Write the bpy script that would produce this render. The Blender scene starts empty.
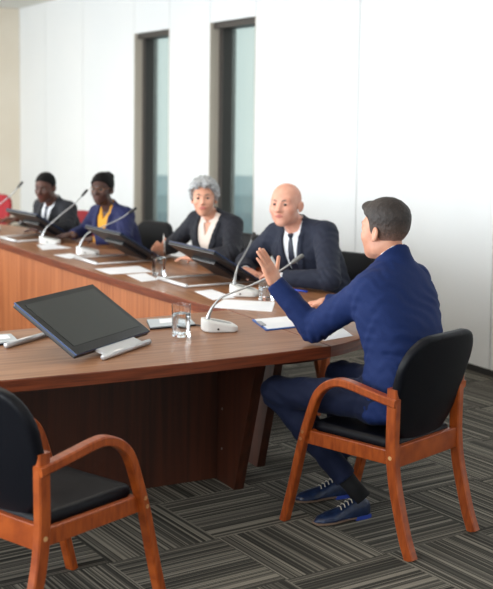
import bpy, bmesh, math, random
import numpy as np
from math import sin, cos, pi, atan2, radians, sqrt
from mathutils import Matrix, Vector

random.seed(4)
SC = bpy.context.scene
COL = SC.collection
A = lambda *v: np.array(v, float)
def unit(v):
    v = np.array(v, float); return v / np.linalg.norm(v)

# ------------------------------------------------------------------ materials
def lin(c):
    return tuple(((x / 255) / 12.92 if x / 255 <= .04045 else ((x / 255 + .055) / 1.055) ** 2.4) for x in c) + (1,)
def mat(name, rgb, rough=.5, metal=0, spec=.5, noise=None, bump=None, sheen=0, sss=0, coat=0):
    m = bpy.data.materials.new(name); m.use_nodes = True
    nt = m.node_tree; b = nt.nodes['Principled BSDF']
    b.inputs['Base Color'].default_value = lin(rgb)
    b.inputs['Roughness'].default_value = rough
    b.inputs['Metallic'].default_value = metal
    b.inputs['Specular IOR Level'].default_value = spec
    b.inputs['Sheen Weight'].default_value = sheen
    b.inputs['Coat Weight'].default_value = coat
    if sss:
        b.inputs['Subsurface Weight'].default_value = sss
        b.inputs['Subsurface Radius'].default_value = (.012, .005, .003)
        b.inputs['Subsurface Scale'].default_value = 1
    tc = nt.nodes.new('ShaderNodeTexCoord')
    def nz(scale, detail=3):
        mp = nt.nodes.new('ShaderNodeMapping'); nt.links.new(tc.outputs['Object'], mp.inputs['Vector'])
        mp.inputs['Scale'].default_value = scale if isinstance(scale, tuple) else (scale,) * 3
        n = nt.nodes.new('ShaderNodeTexNoise'); n.inputs['Scale'].default_value = 1; n.inputs['Detail'].default_value = detail
        nt.links.new(mp.outputs['Vector'], n.inputs['Vector']); return n
    if noise:                                   # (scale, second colour, contrast low, contrast high)
        n = nz(noise[0]); r = nt.nodes.new('ShaderNodeValToRGB')
        r.color_ramp.elements[0].position = noise[2]; r.color_ramp.elements[1].position = noise[3]
        r.color_ramp.elements[0].color = lin(rgb); r.color_ramp.elements[1].color = lin(noise[1])
        nt.links.new(n.outputs['Fac'], r.inputs['Fac']); nt.links.new(r.outputs['Color'], b.inputs['Base Color'])
    if bump:                                    # (scale, strength, distance)
        n = nz(bump[0], 2); bp = nt.nodes.new('ShaderNodeBump')
        bp.inputs['Strength'].default_value = bump[1]; bp.inputs['Distance'].default_value = bump[2]
        nt.links.new(n.outputs['Fac'], bp.inputs['Height']); nt.links.new(bp.outputs['Normal'], b.inputs['Normal'])
    return m

M = {}
M['wall'] = mat('painted_panel', (232, 234, 235), .55, noise=(.6, (229, 232, 234), .4, .6))
M['wall_cream'] = mat('cream_plaster', (229, 219, 202), .7, noise=(1.2, (225, 214, 196), .4, .6))
M['ceiling'] = mat('ceiling_paint', (226, 225, 219), .8, noise=(1., (222, 221, 215), .4, .6))
M['groove'] = mat('panel_joint', (150, 152, 152), .8)
M['reveal'] = mat('beige_reveal', (205, 196, 182), .6)
M['frame_dark'] = mat('bronze_frame', (56, 52, 50), .4)
M['skirt'] = mat('shadow_gap_skirting', (46, 46, 46), .6)  # dark grey carries the shade of the gap at the wall foot
M['top_x'] = mat('walnut_top_lengthwise', (158, 112, 78), .36, spec=.45, noise=((2.2, 34, 34), (132, 86, 56), .38, .64))
M['top_y'] = mat('walnut_top_crosswise', (158, 112, 78), .36, spec=.45, noise=((34, 2.2, 34), (132, 86, 56), .38, .64))
M['edge'] = mat('cherry_edge', (122, 58, 30), .35, noise=((5, 5, 90), (88, 38, 18), .35, .65))
M['panel'] = mat('cherry_panel', (178, 108, 64), .45, noise=((38, 38, 1.2), (150, 84, 46), .36, .66))
M['panel_shaded'] = mat('cherry_panel_shaded', (72, 34, 19), .42, noise=((38, 38, 1.2), (50, 23, 12), .36, .66))  # same table wood, with the shade under the top put into its colour
M['chairwood'] = mat('chair_beech_stain', (166, 79, 29), .34, noise=((14, 60, 14), (134, 57, 18), .35, .68), coat=.15)
M['leather'] = mat('black_leather', (7, 9, 17), .48, spec=.2, bump=(120, .12, .002))
M['red_fabric'] = mat('red_upholstery', (150, 22, 34), .8, bump=(150, .2, .002))
M['peg'] = mat('pale_wood_peg', (206, 160, 110), .5)
M['white_plastic'] = mat('white_plastic', (222, 222, 220), .35)
M['grey_plastic'] = mat('grey_plastic', (150, 152, 152), .4)
M['chrome'] = mat('brushed_steel', (176, 178, 180), .3, metal=.85)
M['mic_head'] = mat('microphone_grille', (120, 120, 118), .5, metal=.5, bump=(900, .4, .001))
M['dark_mic'] = mat('dark_microphone_grille', (58, 58, 60), .5, metal=.4)
M['silver'] = mat('silver_paint', (205, 206, 208), .3, metal=.35)
M['bezel'] = mat('black_bezel', (12, 12, 13), .25)
M['screen'] = mat('switched_off_screen', (40, 44, 42), .1, spec=.8)
M['casing'] = mat('monitor_casing', (26, 27, 31), .38)
M['rim'] = mat('monitor_rim', (44, 62, 98), .3, metal=.5)
M['paper'] = mat('paper', (236, 238, 242), .85, noise=(6., (230, 233, 239), .4, .6))
M['blue_board'] = mat('blue_clipboard', (30, 92, 170), .4)
M['black_card'] = mat('black_card', (18, 20, 26), .5)
M['silver_card'] = mat('pale_grey_card', (186, 194, 200), .4)
M['cable'] = mat('black_cable', (14, 15, 20), .5)
M['blue_plastic'] = mat('blue_plastic', (18, 70, 190), .35)
M['pencil'] = mat('orange_pencil', (196, 118, 52), .5)
M['jacket_blue'] = mat('navy_blue_wool', (19, 36, 82), .8, spec=.25, bump=(34, .25, .005), noise=(300, (24, 44, 94), .3, .7))
M['trouser_blue'] = mat('navy_blue_trouser_wool', (18, 26, 52), .8, spec=.25, sheen=.02, bump=(30, .3, .006))
M['jacket_dark'] = mat('dark_navy_suiting', (15, 24, 46), .8, sheen=.03, bump=(40, .3, .005))
M['jacket_char'] = mat('charcoal_suiting', (20, 22, 31), .8, sheen=.03, bump=(40, .3, .005))
M['jacket_ink'] = mat('ink_blue_suiting', (15, 18, 31), .8, sheen=.03, bump=(40, .3, .005))
M['jacket_royal'] = mat('deep_blue_suiting', (18, 26, 74), .8, sheen=.02, bump=(40, .3, .005))
M['shirt'] = mat('white_shirt', (228, 232, 238), .75, bump=(60, .15, .003))
M['blouse'] = mat('cream_blouse', (228, 214, 204), .7, bump=(45, .25, .004))
M['yellow'] = mat('mustard_top', (214, 150, 30), .7, bump=(45, .25, .004))
M['tie_navy'] = mat('navy_tie', (18, 26, 48), .5)
M['tie_grey'] = mat('slate_tie', (58, 62, 80), .5)
M['sock'] = mat('black_sock', (10, 10, 14), .9, bump=(400, .3, .001))
M['shoe'] = mat('blue_shoe_leather', (30, 46, 78), .3, noise=(40, (20, 32, 58), .35, .65))
M['shoe_black'] = mat('black_shoe_leather', (16, 16, 18), .3)
M['sole'] = mat('tan_sole', (120, 98, 82), .6)
M['heel'] = mat('blue_heel', (40, 66, 160), .5)
M['lace'] = mat('pale_lace', (190, 182, 168), .8)
M['hair_dark'] = mat('dark_brown_hair', (36, 30, 28), .5, bump=((160, 160, 60), .9, .006), noise=((120, 120, 30), (62, 54, 50), .35, .7))
def graded_hair():
    m = mat('short_faded_hair', (40, 33, 31), .6, bump=((170, 170, 60), .7, .004)); nt = m.node_tree; b = nt.nodes['Principled BSDF']; N = nt.nodes.new; L = nt.links.new
    tc = N('ShaderNodeTexCoord'); sp = N('ShaderNodeSeparateXYZ'); L(tc.outputs['Object'], sp.inputs[0])
    nz = N('ShaderNodeTexNoise'); nz.inputs['Scale'].default_value = 170; L(tc.outputs['Object'], nz.inputs['Vector'])
    mr = N('ShaderNodeMapRange'); mr.inputs['From Min'].default_value = 1.222; mr.inputs['From Max'].default_value = 1.325; L(sp.outputs['Z'], mr.inputs['Value'])
    ad = N('ShaderNodeMath'); ad.operation = 'MULTIPLY_ADD'; L(nz.outputs['Fac'], ad.inputs[0]); ad.inputs[1].default_value = .7; L(mr.outputs[0], ad.inputs[2])
    r = N('ShaderNodeValToRGB'); e = r.color_ramp.elements; e[0].position = .25; e[0].color = lin((150, 114, 98)); e[1].position = 1.; e[1].color = lin((40, 33, 31))
    q = e.new(.62); q.color = lin((78, 62, 55)); q = e.new(1.0); q.color = lin((40, 33, 31))
    sc = N('ShaderNodeMath'); sc.operation = 'MULTIPLY'; sc.inputs[1].default_value = .72; L(ad.outputs[0], sc.inputs[0]); L(sc.outputs[0], r.inputs['Fac'])
    L(r.outputs['Color'], b.inputs['Base Color']); return m
M['hair_graded'] = graded_hair()
M['fade'] = mat('clipped_side_hair', (84, 68, 61), .8, noise=(260, (122, 96, 82), .3, .7))
M['hair_grey'] = mat('silver_grey_hair', (196, 198, 200), .55, bump=((70, 70, 90), .9, .012), noise=((60, 60, 60), (112, 114, 118), .35, .7))
M['hair_black'] = mat('black_hair', (9, 8, 9), .7, spec=.2, bump=(130, .6, .005))
M['brow_dark'] = mat('dark_eyebrow', (44, 34, 30), .8)
M['brow_grey'] = mat('greying_eyebrow', (120, 104, 96), .8)
M['eye_white'] = mat('eye_white', (158, 148, 140), .25)
M['iris'] = mat('dark_iris', (34, 26, 22), .15)
M['gold_frame'] = mat('gold_spectacle_frame', (150, 104, 70), .3, metal=.6)
def skin(name, rgb, rgb2, lip):
    return (mat(name, rgb, .48, sss=.12, noise=(22, rgb2, .35, .7), bump=(260, .12, .001)), mat(name + '_lips', lip, .4))
SKIN_PALE = skin('fair_skin', (214, 158, 132), (204, 142, 116), (178, 100, 90))
SKIN_PINK = skin('ruddy_skin', (224, 168, 146), (212, 148, 126), (188, 112, 102))
SKIN_TAN = skin('light_olive_skin', (220, 164, 138), (208, 148, 122), (190, 112, 102))
SKIN_BROWN = skin('brown_skin', (92, 56, 44), (78, 46, 36), (96, 50, 44))
SKIN_DEEP = skin('deep_brown_skin', (78, 50, 42), (64, 40, 34), (88, 54, 48))

def glass_mat(name, tint, through):
    m = bpy.data.materials.new(name); m.use_nodes = True; nt = m.node_tree; nt.nodes.clear()
    o = nt.nodes.new('ShaderNodeOutputMaterial'); t = nt.nodes.new('ShaderNodeBsdfTransparent'); g = nt.nodes.new('ShaderNodeBsdfGlossy')
    d = nt.nodes.new('ShaderNodeBsdfDiffuse'); mx = nt.nodes.new('ShaderNodeMixShader'); m2 = nt.nodes.new('ShaderNodeMixShader')
    t.inputs['Color'].default_value = tint; d.inputs['Color'].default_value = (.55, .62, .6, 1)
    g.inputs['Roughness'].default_value = .03
    m2.inputs['Fac'].default_value = through
    nt.links.new(t.outputs[0], m2.inputs[1]); nt.links.new(d.outputs[0], m2.inputs[2])
    mx.inputs['Fac'].default_value = .05; nt.links.new(m2.outputs[0], mx.inputs[1]); nt.links.new(g.outputs[0], mx.inputs[2])
    nt.links.new(mx.outputs[0], o.inputs['Surface']); return m
M['window_glass'] = glass_mat('tinted_window_glass', (.80, .84, .80, 1), .14)
def clear_glass(name, ior, tint=(1, 1, 1, 1)):
    m = bpy.data.materials.new(name); m.use_nodes = True; b = m.node_tree.nodes['Principled BSDF']
    b.inputs['Transmission Weight'].default_value = 1; b.inputs['IOR'].default_value = ior; b.inputs['Roughness'].default_value = .02
    b.inputs['Base Color'].default_value = tint; return m
M['tumbler'] = clear_glass('tumbler_glass', 1.45, (.93, .96, .97, 1))
M['water'] = clear_glass('water', 1.33, (.95, .98, 1, 1))
M['lens'] = clear_glass('spectacle_lens', 1.05)

def carpet():
    m = bpy.data.materials.new('striped_carpet_tiles'); m.use_nodes = True; nt = m.node_tree; b = nt.nodes['Principled BSDF']
    N = nt.nodes.new; L = nt.links.new
    def mth(op, a, c=None):
        n = N('ShaderNodeMath'); n.operation = op
        for i, v in enumerate((a, c)):
            if v is None: continue
            if isinstance(v, (int, float)): n.inputs[i].default_value = v
            else: L(v, n.inputs[i])
        return n.outputs[0]
    tc = N('ShaderNodeTexCoord'); mp = N('ShaderNodeMapping'); mp.vector_type = 'TEXTURE'
    mp.inputs['Location'].default_value = (2.06, 4.20, 0); mp.inputs['Rotation'].default_value = (0, 0, radians(6)); mp.inputs['Scale'].default_value = (.5, .5, 1)
    L(tc.outputs['Object'], mp.inputs['Vector'])
    sp = N('ShaderNodeSeparateXYZ'); L(mp.outputs['Vector'], sp.inputs[0]); u, v = sp.outputs['X'], sp.outputs['Y']
    fu, fv = mth('FLOOR', u), mth('FLOOR', v)
    par = mth('FLOORED_MODULO', mth('ADD', fu, fv), 2.0)          # which way a tile's stripes run
    across = N('ShaderNodeMix'); across.data_type = 'FLOAT'
    L(par, across.inputs['Factor']); L(v, across.inputs['A']); L(u, across.inputs['B'])
    w = across.outputs['Result']
    tile = mth('ADD', mth('MULTIPLY', fu, 17.3), mth('MULTIPLY', fv, 5.7))
    def stripes(freq, seed):
        c = N('ShaderNodeCombineXYZ'); L(mth('FLOOR', mth('MULTIPLY', w, freq)), c.inputs[0]); L(mth('ADD', tile, seed), c.inputs[1])
        wn = N('ShaderNodeTexWhiteNoise'); wn.noise_dimensions = '2D'; L(c.outputs[0], wn.inputs['Vector']); return wn.outputs['Value']
    fine, broad = stripes(84, 0.), stripes(37, 3.)
    base = mth('ADD', mth('MULTIPLY', fine, .62), mth('MULTIPLY', broad, .38))
    r = N('ShaderNodeValToRGB'); cr = r.color_ramp
    cr.elements[0].position = .22; cr.elements[0].color = lin((58, 57, 53)); cr.elements[1].position = .86; cr.elements[1].color = lin((156, 150, 138))
    e = cr.elements.new(.5); e.color = lin((92, 89, 83)); L(base, r.inputs['Fac'])
    nz = N('ShaderNodeTexNoise'); nz.inputs['Scale'].default_value = 420; L(tc.outputs['Object'], nz.inputs['Vector'])
    mx = N('ShaderNodeMix'); mx.data_type = 'RGBA'; mx.blend_type = 'MULTIPLY'; mx.inputs['Factor'].default_value = .45
    L(r.outputs['Color'], mx.inputs['A']); L(nz.outputs['Fac'], mx.inputs['B']); L(mx.outputs['Result'], b.inputs['Base Color'])
    # thin joints between tiles
    bp = N('ShaderNodeBump'); bp.inputs['Strength'].default_value = .5; bp.inputs['Distance'].default_value = .004
    L(mth('ADD', nz.outputs['Fac'], base), bp.inputs['Height']); L(bp.outputs['Normal'], b.inputs['Normal'])
    b.inputs['Roughness'].default_value = .95; b.inputs['Specular IOR Level'].default_value = .15
    return m
M['carpet'] = carpet()

# ------------------------------------------------------------------ objects
def setp(o, label=None, cat=None, group=None, kind=None):
    if label: o['label'] = label
    if cat: o['category'] = cat
    if group: o['group'] = group
    if kind: o['kind'] = kind
    return o
def link(name, verts, faces, m, parent=None, smooth=False, **kw):
    me = bpy.data.meshes.new(name); me.from_pydata([tuple(v) for v in verts], [], [tuple(int(i) for i in f) for f in faces]); me.update()
    for x in (m if isinstance(m, (list, tuple)) else [m]): me.materials.append(x)
    if smooth: me.polygons.foreach_set('use_smooth', [True] * len(me.polygons))
    o = bpy.data.objects.new(name, me); COL.objects.link(o)
    if parent: o.parent = parent
    return setp(o, **kw)
def empty(name, loc=(0, 0, 0), rz=0, **kw):
    o = bpy.data.objects.new(name, None); COL.objects.link(o); o.location = loc; o.rotation_euler = (0, 0, rz); o.empty_display_size = .1
    return setp(o, **kw)
def copy_tree(o, parent=None):
    c = o.copy(); COL.objects.link(c)
    if parent: c.parent = parent
    for ch in list(o.children): copy_tree(ch, c)
    return c
class MB:
    def __init__(s): s.v = []; s.f = []
    def add(s, v, f):
        n = len(s.v); s.v += [tuple(x) for x in v]; s.f += [tuple(i + n for i in q) for q in f]; return s
    def box(s, lo, hi, bev=0):
        bm = bmesh.new(); bmesh.ops.create_cube(bm, size=1)
        for q in bm.verts: q.co = Vector([(lo[i] + hi[i]) / 2 + q.co[i] * (hi[i] - lo[i]) for i in range(3)])
        if bev: bmesh.ops.bevel(bm, geom=list(bm.edges), offset=bev, segments=2, affect='EDGES', profile=.6)
        bm.verts.index_update()
        s.add([q.co[:] for q in bm.verts], [[q.index for q in f.verts] for f in bm.faces]); bm.free(); return s
    def tube(s, pts, r, n=10, cap=True):
        pts = [A(*p) for p in pts]; rs = r if isinstance(r, (list, tuple)) else [r] * len(pts)
        t0 = unit(pts[1] - pts[0]); ref = A(0, 0, 1) if abs(t0[2]) < .9 else A(1, 0, 0)
        u = unit(np.cross(t0, ref)); v = []; f = []
        for i, p in enumerate(pts):
            t = unit(pts[min(i + 1, len(pts) - 1)] - pts[max(i - 1, 0)])
            u = unit(u - t * (u @ t)); w = np.cross(t, u)
            v += [p + rs[i] * (cos(2 * pi * k / n) * u + sin(2 * pi * k / n) * w) for k in range(n)]
        for i in range(len(pts) - 1):
            f += [(i * n + k, i * n + (k + 1) % n, (i + 1) * n + (k + 1) % n, (i + 1) * n + k) for k in range(n)]
        if cap: f += [tuple(range(n))[::-1], tuple((len(pts) - 1) * n + k for k in range(n))]
        return s.add(v, f)
    def prism(s, poly, z0, z1):
        n = len(poly); v = [(x, y, z0) for x, y in poly] + [(x, y, z1) for x, y in poly]
        return s.add(v, [tuple(range(n))[::-1], tuple(range(n, 2 * n))] + [(i, (i + 1) % n, n + (i + 1) % n, n + i) for i in range(n)])
    def lathe(s, prof, n=28, c=(0, 0)):
        v = [(c[0] + r * cos(2 * pi * k / n), c[1] + r * sin(2 * pi * k / n), z) for r, z in prof for k in range(n)]
        f = [(i * n + k, i * n + (k + 1) % n, (i + 1) * n + (k + 1) % n, (i + 1) * n + k) for i in range(len(prof) - 1) for k in range(n)]
        return s.add(v, f + [tuple(range(n))[::-1], tuple((len(prof) - 1) * n + k for k in range(n))])
    def build(s, name, m, parent=None, smooth=False, **kw):
        o = link(name, s.v, s.f, m, parent, smooth, **kw)
        if smooth == 'auto' or smooth is True: pass
        return o
def catmull(pts, per=6):
    P = [A(*p) for p in pts]; P = [2 * P[0] - P[1]] + P + [2 * P[-1] - P[-2]]; out = []
    for i in range(1, len(P) - 2):
        for k in range(per):
            t = k / per
            out.append(.5 * (2 * P[i] + (P[i + 1] - P[i - 1]) * t + (2 * P[i - 1] - 5 * P[i] + 4 * P[i + 1] - P[i + 2]) * t * t + (3 * P[i] - P[i - 1] - 3 * P[i + 1] + P[i + 2]) * t ** 3))
    return out + [P[-2]]
def bentwood(path, x0, wx, th, ends=None):
    """rectangular bent-wood strip, path in the y-z plane, wx wide along x"""
    pts = catmull(path, 5); n = len(pts); v = []; f = []; b = .005
    sec = [(-wx / 2 + b, -1), (wx / 2 - b, -1), (wx / 2, -1 + 2 * b / th), (wx / 2, 1 - 2 * b / th), (wx / 2 - b, 1), (-wx / 2 + b, 1), (-wx / 2, 1 - 2 * b / th), (-wx / 2, -1 + 2 * b / th)]
    for i, p in enumerate(pts):
        t = unit(pts[min(i + 1, n - 1)] - pts[max(i - 1, 0)]); nn = A(-t[1], t[0])
        v += [(x0 + a, p[0] + nn[0] * c * th / 2, p[1] + nn[1] * c * th / 2) for a, c in sec]
    for i in range(n - 1):
        f += [(i * 8 + k, i * 8 + (k + 1) % 8, (i + 1) * 8 + (k + 1) % 8, (i + 1) * 8 + k) for k in range(8)]
    f += [tuple(range(8))[::-1], tuple((n - 1) * 8 + k for k in range(8))]
    return MB().add(v, f)

# ------------------------------------------------------------------ distance-field surfaces
def sdf_mesh(f, lo, hi, h, blk=8):
    lo = np.array(lo, float); hi = np.array(hi, float)
    nb = np.maximum(1, np.ceil((hi - lo) / (h * blk)).astype(int)); n = nb * blk
    g = [lo[i] + h * np.arange(n[i]) for i in range(3)]
    bc = np.stack(np.meshgrid(*[lo[i] + h * (blk * np.arange(nb[i]) + (blk - 1) / 2) for i in range(3)], indexing='ij'), -1)
    cd = f(bc.reshape(-1, 3)).reshape(nb)
    V = np.repeat(np.repeat(np.repeat(np.where(cd < 0, -1., 1.), blk, 0), blk, 1), blk, 2).astype(np.float32)
    act = np.argwhere(np.abs(cd) < h * blk * 1.25)
    off = np.stack(np.meshgrid(*[np.arange(blk)] * 3, indexing='ij'), -1).reshape(-1, 3)
    idx = (act[:, None, :] * blk + off[None]).reshape(-1, 3)
    for c in range(0, len(idx), 400000):
        q = idx[c:c + 400000]; V[q[:, 0], q[:, 1], q[:, 2]] = f(lo + h * q)
    V[0] = V[-1] = 1; V[:, 0] = V[:, -1] = 1; V[:, :, 0] = V[:, :, -1] = 1
    I = V < 0
    cnt = np.zeros(np.array(V.shape) - 1, np.int8); corners = [(a, b, c) for a in (0, 1) for b in (0, 1) for c in (0, 1)]
    sh = lambda B, a, b, c: B[a:B.shape[0] - 1 + a, b:B.shape[1] - 1 + b, c:B.shape[2] - 1 + c]
    for q in corners: cnt += sh(I, *q)
    cells = np.argwhere((cnt > 0) & (cnt < 8))
    cv = {q: V[cells[:, 0] + q[0], cells[:, 1] + q[1], cells[:, 2] + q[2]] for q in corners}
    acc = np.zeros((len(cells), 3)); k = np.zeros(len(cells))
    for q in corners:
        for ax in range(3):
            if q[ax]: continue
            r = tuple(q[i] + (i == ax) for i in range(3)); a, b = cv[q], cv[r]; s = (a < 0) != (b < 0)
            t = np.where(s, a / np.where(s, a - b, 1), 0); p = np.tile(np.array(q, float), (len(cells), 1)); p[:, ax] += t
            acc += p * s[:, None]; k += s
    verts = lo + h * (cells + acc / k[:, None])
    ids = -np.ones(cnt.shape, np.int64); ids[cells[:, 0], cells[:, 1], cells[:, 2]] = np.arange(len(cells)); faces = []
    for ax in range(3):
        a = np.take(I, range(V.shape[ax] - 1), ax); b = np.take(I, range(1, V.shape[ax]), ax)
        e = np.argwhere(a != b); o1, o2 = (ax + 1) % 3, (ax + 2) % 3
        e = e[(e[:, o1] > 0) & (e[:, o2] > 0)]
        flip = a[e[:, 0], e[:, 1], e[:, 2]]
        def cid(d1, d2):
            q = e.copy(); q[:, o1] -= d1; q[:, o2] -= d2; return ids[q[:, 0], q[:, 1], q[:, 2]]
        Q = np.stack([cid(1, 1), cid(0, 1), cid(0, 0), cid(1, 0)], 1); Q[~flip] = Q[~flip][:, ::-1]; faces.append(Q)
    return verts, np.concatenate(faces)
def sdf_obj(name, f, lo, hi, h, m, parent=None, origin=None, **kw):
    v, q = sdf_mesh(f, lo, hi, h)
    if origin is not None: v = v - np.array(origin)
    return link(name, v.tolist(), q.tolist(), m, parent, True, **kw)
def smin(a, b, k):
    h = np.clip(.5 + .5 * (b - a) / k, 0, 1); return b + (a - b) * h - k * h * (1 - h)
def smax(a, b, k): return -smin(-a, -b, k)
def cap(P, a, b, ra, rb):
    a = np.array(a); ab = np.array(b) - a; t = np.clip((P - a) @ ab / (ab @ ab), 0, 1)
    return np.linalg.norm(P - a - t[:, None] * ab, axis=1) - (ra + (rb - ra) * t)
def ell(P, c, r):
    q = P - np.array(c); r = np.array(r); k0 = np.linalg.norm(q / r, axis=1); k1 = np.linalg.norm(q / r ** 2, axis=1)
    return k0 * (k0 - 1) / np.maximum(k1, 1e-9)
def rbox(P, c, hs, r):
    q = np.abs(P - np.array(c)) - (np.array(hs) - r)
    return np.linalg.norm(np.maximum(q, 0), axis=1) + np.minimum(q.max(1), 0) - r

# ================================================================== SETTING
CEIL = 3.30; WX = 5.04
floor = MB().box((-3.6, -3.1, -.12), (5.34, 17.4, 0)).build('floor', M['carpet'], kind='structure')
ceiling = MB().box((-3.6, -3.1, CEIL), (5.34, 17.4, CEIL + .15)).build('ceiling', M['ceiling'], kind='structure')
wins = [(11.585, 12.61), (9.575, 10.565)]; WZ0, WZ1 = .12, 2.67
wb = MB()                                     # solid wall behind the panels, with the two openings
for y0, y1, z0, z1 in [(-3.1, 9.575, 0, CEIL), (10.565, 11.585, 0, CEIL), (12.61, 17.4, 0, CEIL)] + [(a, b, 0, WZ0) for a, b in wins] + [(a, b, WZ1, CEIL) for a, b in wins]:
    wb.box((WX + .02, y0, z0), (WX + .30, y1, z1))
wall_right = wb.build('wall_right', M['groove'], kind='structure')
pn = MB()
cuts = [-3.1, -1.0, .8, 2.6, 4.34, 6.09, 7.80, 9.575, 10.565, 11.585, 12.61, 14.4, 16.0, 17.3]
for a, b in zip(cuts[:-1], cuts[1:]):
    if (a, b) in [(w[0], w[1]) for w in wins]: pn.box((WX, a + .004, WZ1), (WX + .02, b - .004, CEIL)); pn.box((WX, a + .004, .05), (WX + .02, b - .004, WZ0))
    else: pn.box((WX, a + .005, .05), (WX + .02, b - .005, CEIL))
pn.build('panelling', M['wall'], wall_right)
MB().box((WX + .012, -3.1, 0), (WX + .03, 17.3, .05)).build('baseboard_right', M['skirt'], kind='structure')  # recessed strip, coloured dark for the shadow gap below the panels
MB().box((-3.6, 17.3, 0), (5.34, 17.45, CEIL)).build('wall_far', M['wall_cream'], kind='structure')
MB().box((-3.6, -3.2, 0), (5.34, -3.1, CEIL)).build('wall_near', M['wall'], kind='structure')
wl = MB(); lw = [(-2.2, 1.2), (1.8, 5.2), (5.8, 9.2), (9.8, 13.2), (13.8, 16.8)]
wl.box((-3.75, -3.1, 0), (-3.6, 17.4, .55)); wl.box((-3.75, -3.1, 2.85), (-3.6, 17.4, CEIL))
ys = [-3.1] + [q for w in lw for q in w] + [17.4]
for a, b in zip(ys[0::2], ys[1::2]): wl.box((-3.75, a, .55), (-3.6, b, 2.85))
wl.build('wall_left', M['wall'], kind='structure')
for i, (a, b) in enumerate(wins):
    w = empty('window_%d' % (i + 1), (WX, 0, 0), kind='structure')
    rv = MB(); rv.box((.0, b - .012, WZ0), (.12, b, WZ1)); rv.box((.0, a, WZ0), (.12, a + .012, WZ1)); rv.box((0, a, WZ0), (.12, b, WZ0 + .012))
    rv.build('reveal', M['reveal'], w)
    fr = MB(); fr.box((.10, b - .10, WZ0), (.24, b - .012, WZ1 - .005)); fr.box((.10, a + .012, WZ0), (.24, a + .06, WZ1 - .005))
    fr.box((.04, a + .005, WZ1 - .06), (.24, b - .005, WZ1)); fr.box((.10, a + .012, WZ0 + .012), (.24, b - .012, WZ0 + .08))
    fr.build('window_frame', M['frame_dark'], w)
    MB().box((.20, a + .055, WZ0 + .05), (.212, b - .095, WZ1 - .05)).build('window_pane', M['window_glass'], w)
# outside: streets far below and a long office block across the road
MB().box((5.6, -60, -22), (160, 240, -21.5)).build('ground_outside', mat('distant_ground', (120, 128, 130), .9), kind='structure')
ob = empty('office_building', (30, 66, -21.5), radians(-20), label='blue grey office block seen low through the window glass', cat='building')
MB().box((-45, -8, 0), (45, 12, 18.6)).build('wall', mat('blue_grey_facade', (130, 160, 172), .6), ob)
bands = MB()
for k in range(6): bands.box((-45.1, -8.1, 1.2 + 3 * k), (45.1, -7.9, 2.6 + 3 * k))
bands.build('window_band', mat('facade_glazing', (100, 132, 148), .2), ob)
dl = empty('ceiling_downlight', (-.15, 15.9, CEIL), label='small round recessed downlight in the ceiling near the far corner', cat='ceiling light')
MB().lathe([(.10, 0), (.10, -.012), (.08, -.016), (.075, -.004)], 24).build('trim_ring', M['chrome'], dl)

# ================================================================== CHAIRS
def chair_meshes():
    d = {}
    arm = [(-.255, .626), (-.18, .636), (-.10, .649), (-.02, .662), (.04, .664), (.10, .642), (.155, .59), (.195, .495), (.24, .355), (.285, .175), (.333, 0)]
    post = [(-.232, .682), (-.230, .55), (-.230, .43), (-.243, .31), (-.271, .19), (-.302, .08), (-.333, 0)]
    for s in (-1, 1):
        d['arm', s] = bentwood(arm, s * .2385, .044, .034)
        d['post', s] = bentwood(post, s * .2300, .038, .048)
        d['side_rail', s] = MB().box((s * .222 - .013, -.215, .365), (s * .222 + .013, .225, .425), .004)
        d['peg', s] = []
        for y, z in [(.223, .42), (.232, .388), (-.232, .40)]:
            x = s * (.2605 if y > 0 else .2508); d['peg', s].append(MB().tube([(x - s * .01, y, z), (x, y, z)], .0085, 12))
    d['rear_rail'] = MB().box((-.213, -.246, .355), (.213, -.222, .442), .004)
    d['front_rail'] = MB().box((-.21, .19, .372), (.21, .212, .425), .004)
    def back(P):
        x, y, z = P.T; zz = (z - .44) / .44
        yc = -.194 - .128 * np.clip(zz, 0, 1.2) ** 1.1 + .28 * x ** 2
        w = np.where(zz < .5, .205 + .07 * np.clip(zz, 0, .5), .240) + .026 * np.clip(zz - .4, 0, 1); q = np.stack([np.abs(x) - (w - .15), np.abs(z - .658) - (.236 - .15)], 1)
        d2 = np.linalg.norm(np.maximum(q, 0), axis=1) + np.minimum(q.max(1), 0) - .15
        e = np.stack([d2 + .016, np.abs(y - yc) - (.022 - .016 + .006 * (1 - (x / .24) ** 2))], 1)
        return np.linalg.norm(np.maximum(e, 0), axis=1) + np.minimum(e.max(1), 0) - .016
    d['back'] = sdf_mesh(back, (-.30, -.42, .38), (.30, -.10, .93), .009)
    def seat(P):
        x, y, z = P.T; zc = .437 - .012 * np.exp(-((x / .15) ** 2 + ((y + .02) / .16) ** 2)) - .25 * np.clip(y - .16, 0, 1) ** 2 * 4
        q = np.stack([np.abs(x) - .205 + .04, np.abs(y + .0) - .225 + .04], 1)
        d2 = np.linalg.norm(np.maximum(q, 0), axis=1) + np.minimum(q.max(1), 0) - .04
        e = np.stack([d2 + .02, np.abs(z - zc) - .005], 1)
        return np.linalg.norm(np.maximum(e, 0), axis=1) + np.minimum(e.max(1), 0) - .02
    d['seat'] = sdf_mesh(seat, (-.26, -.28, .38), (.26, .28, .50), .009)
    return d
CM = chair_meshes()
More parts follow.
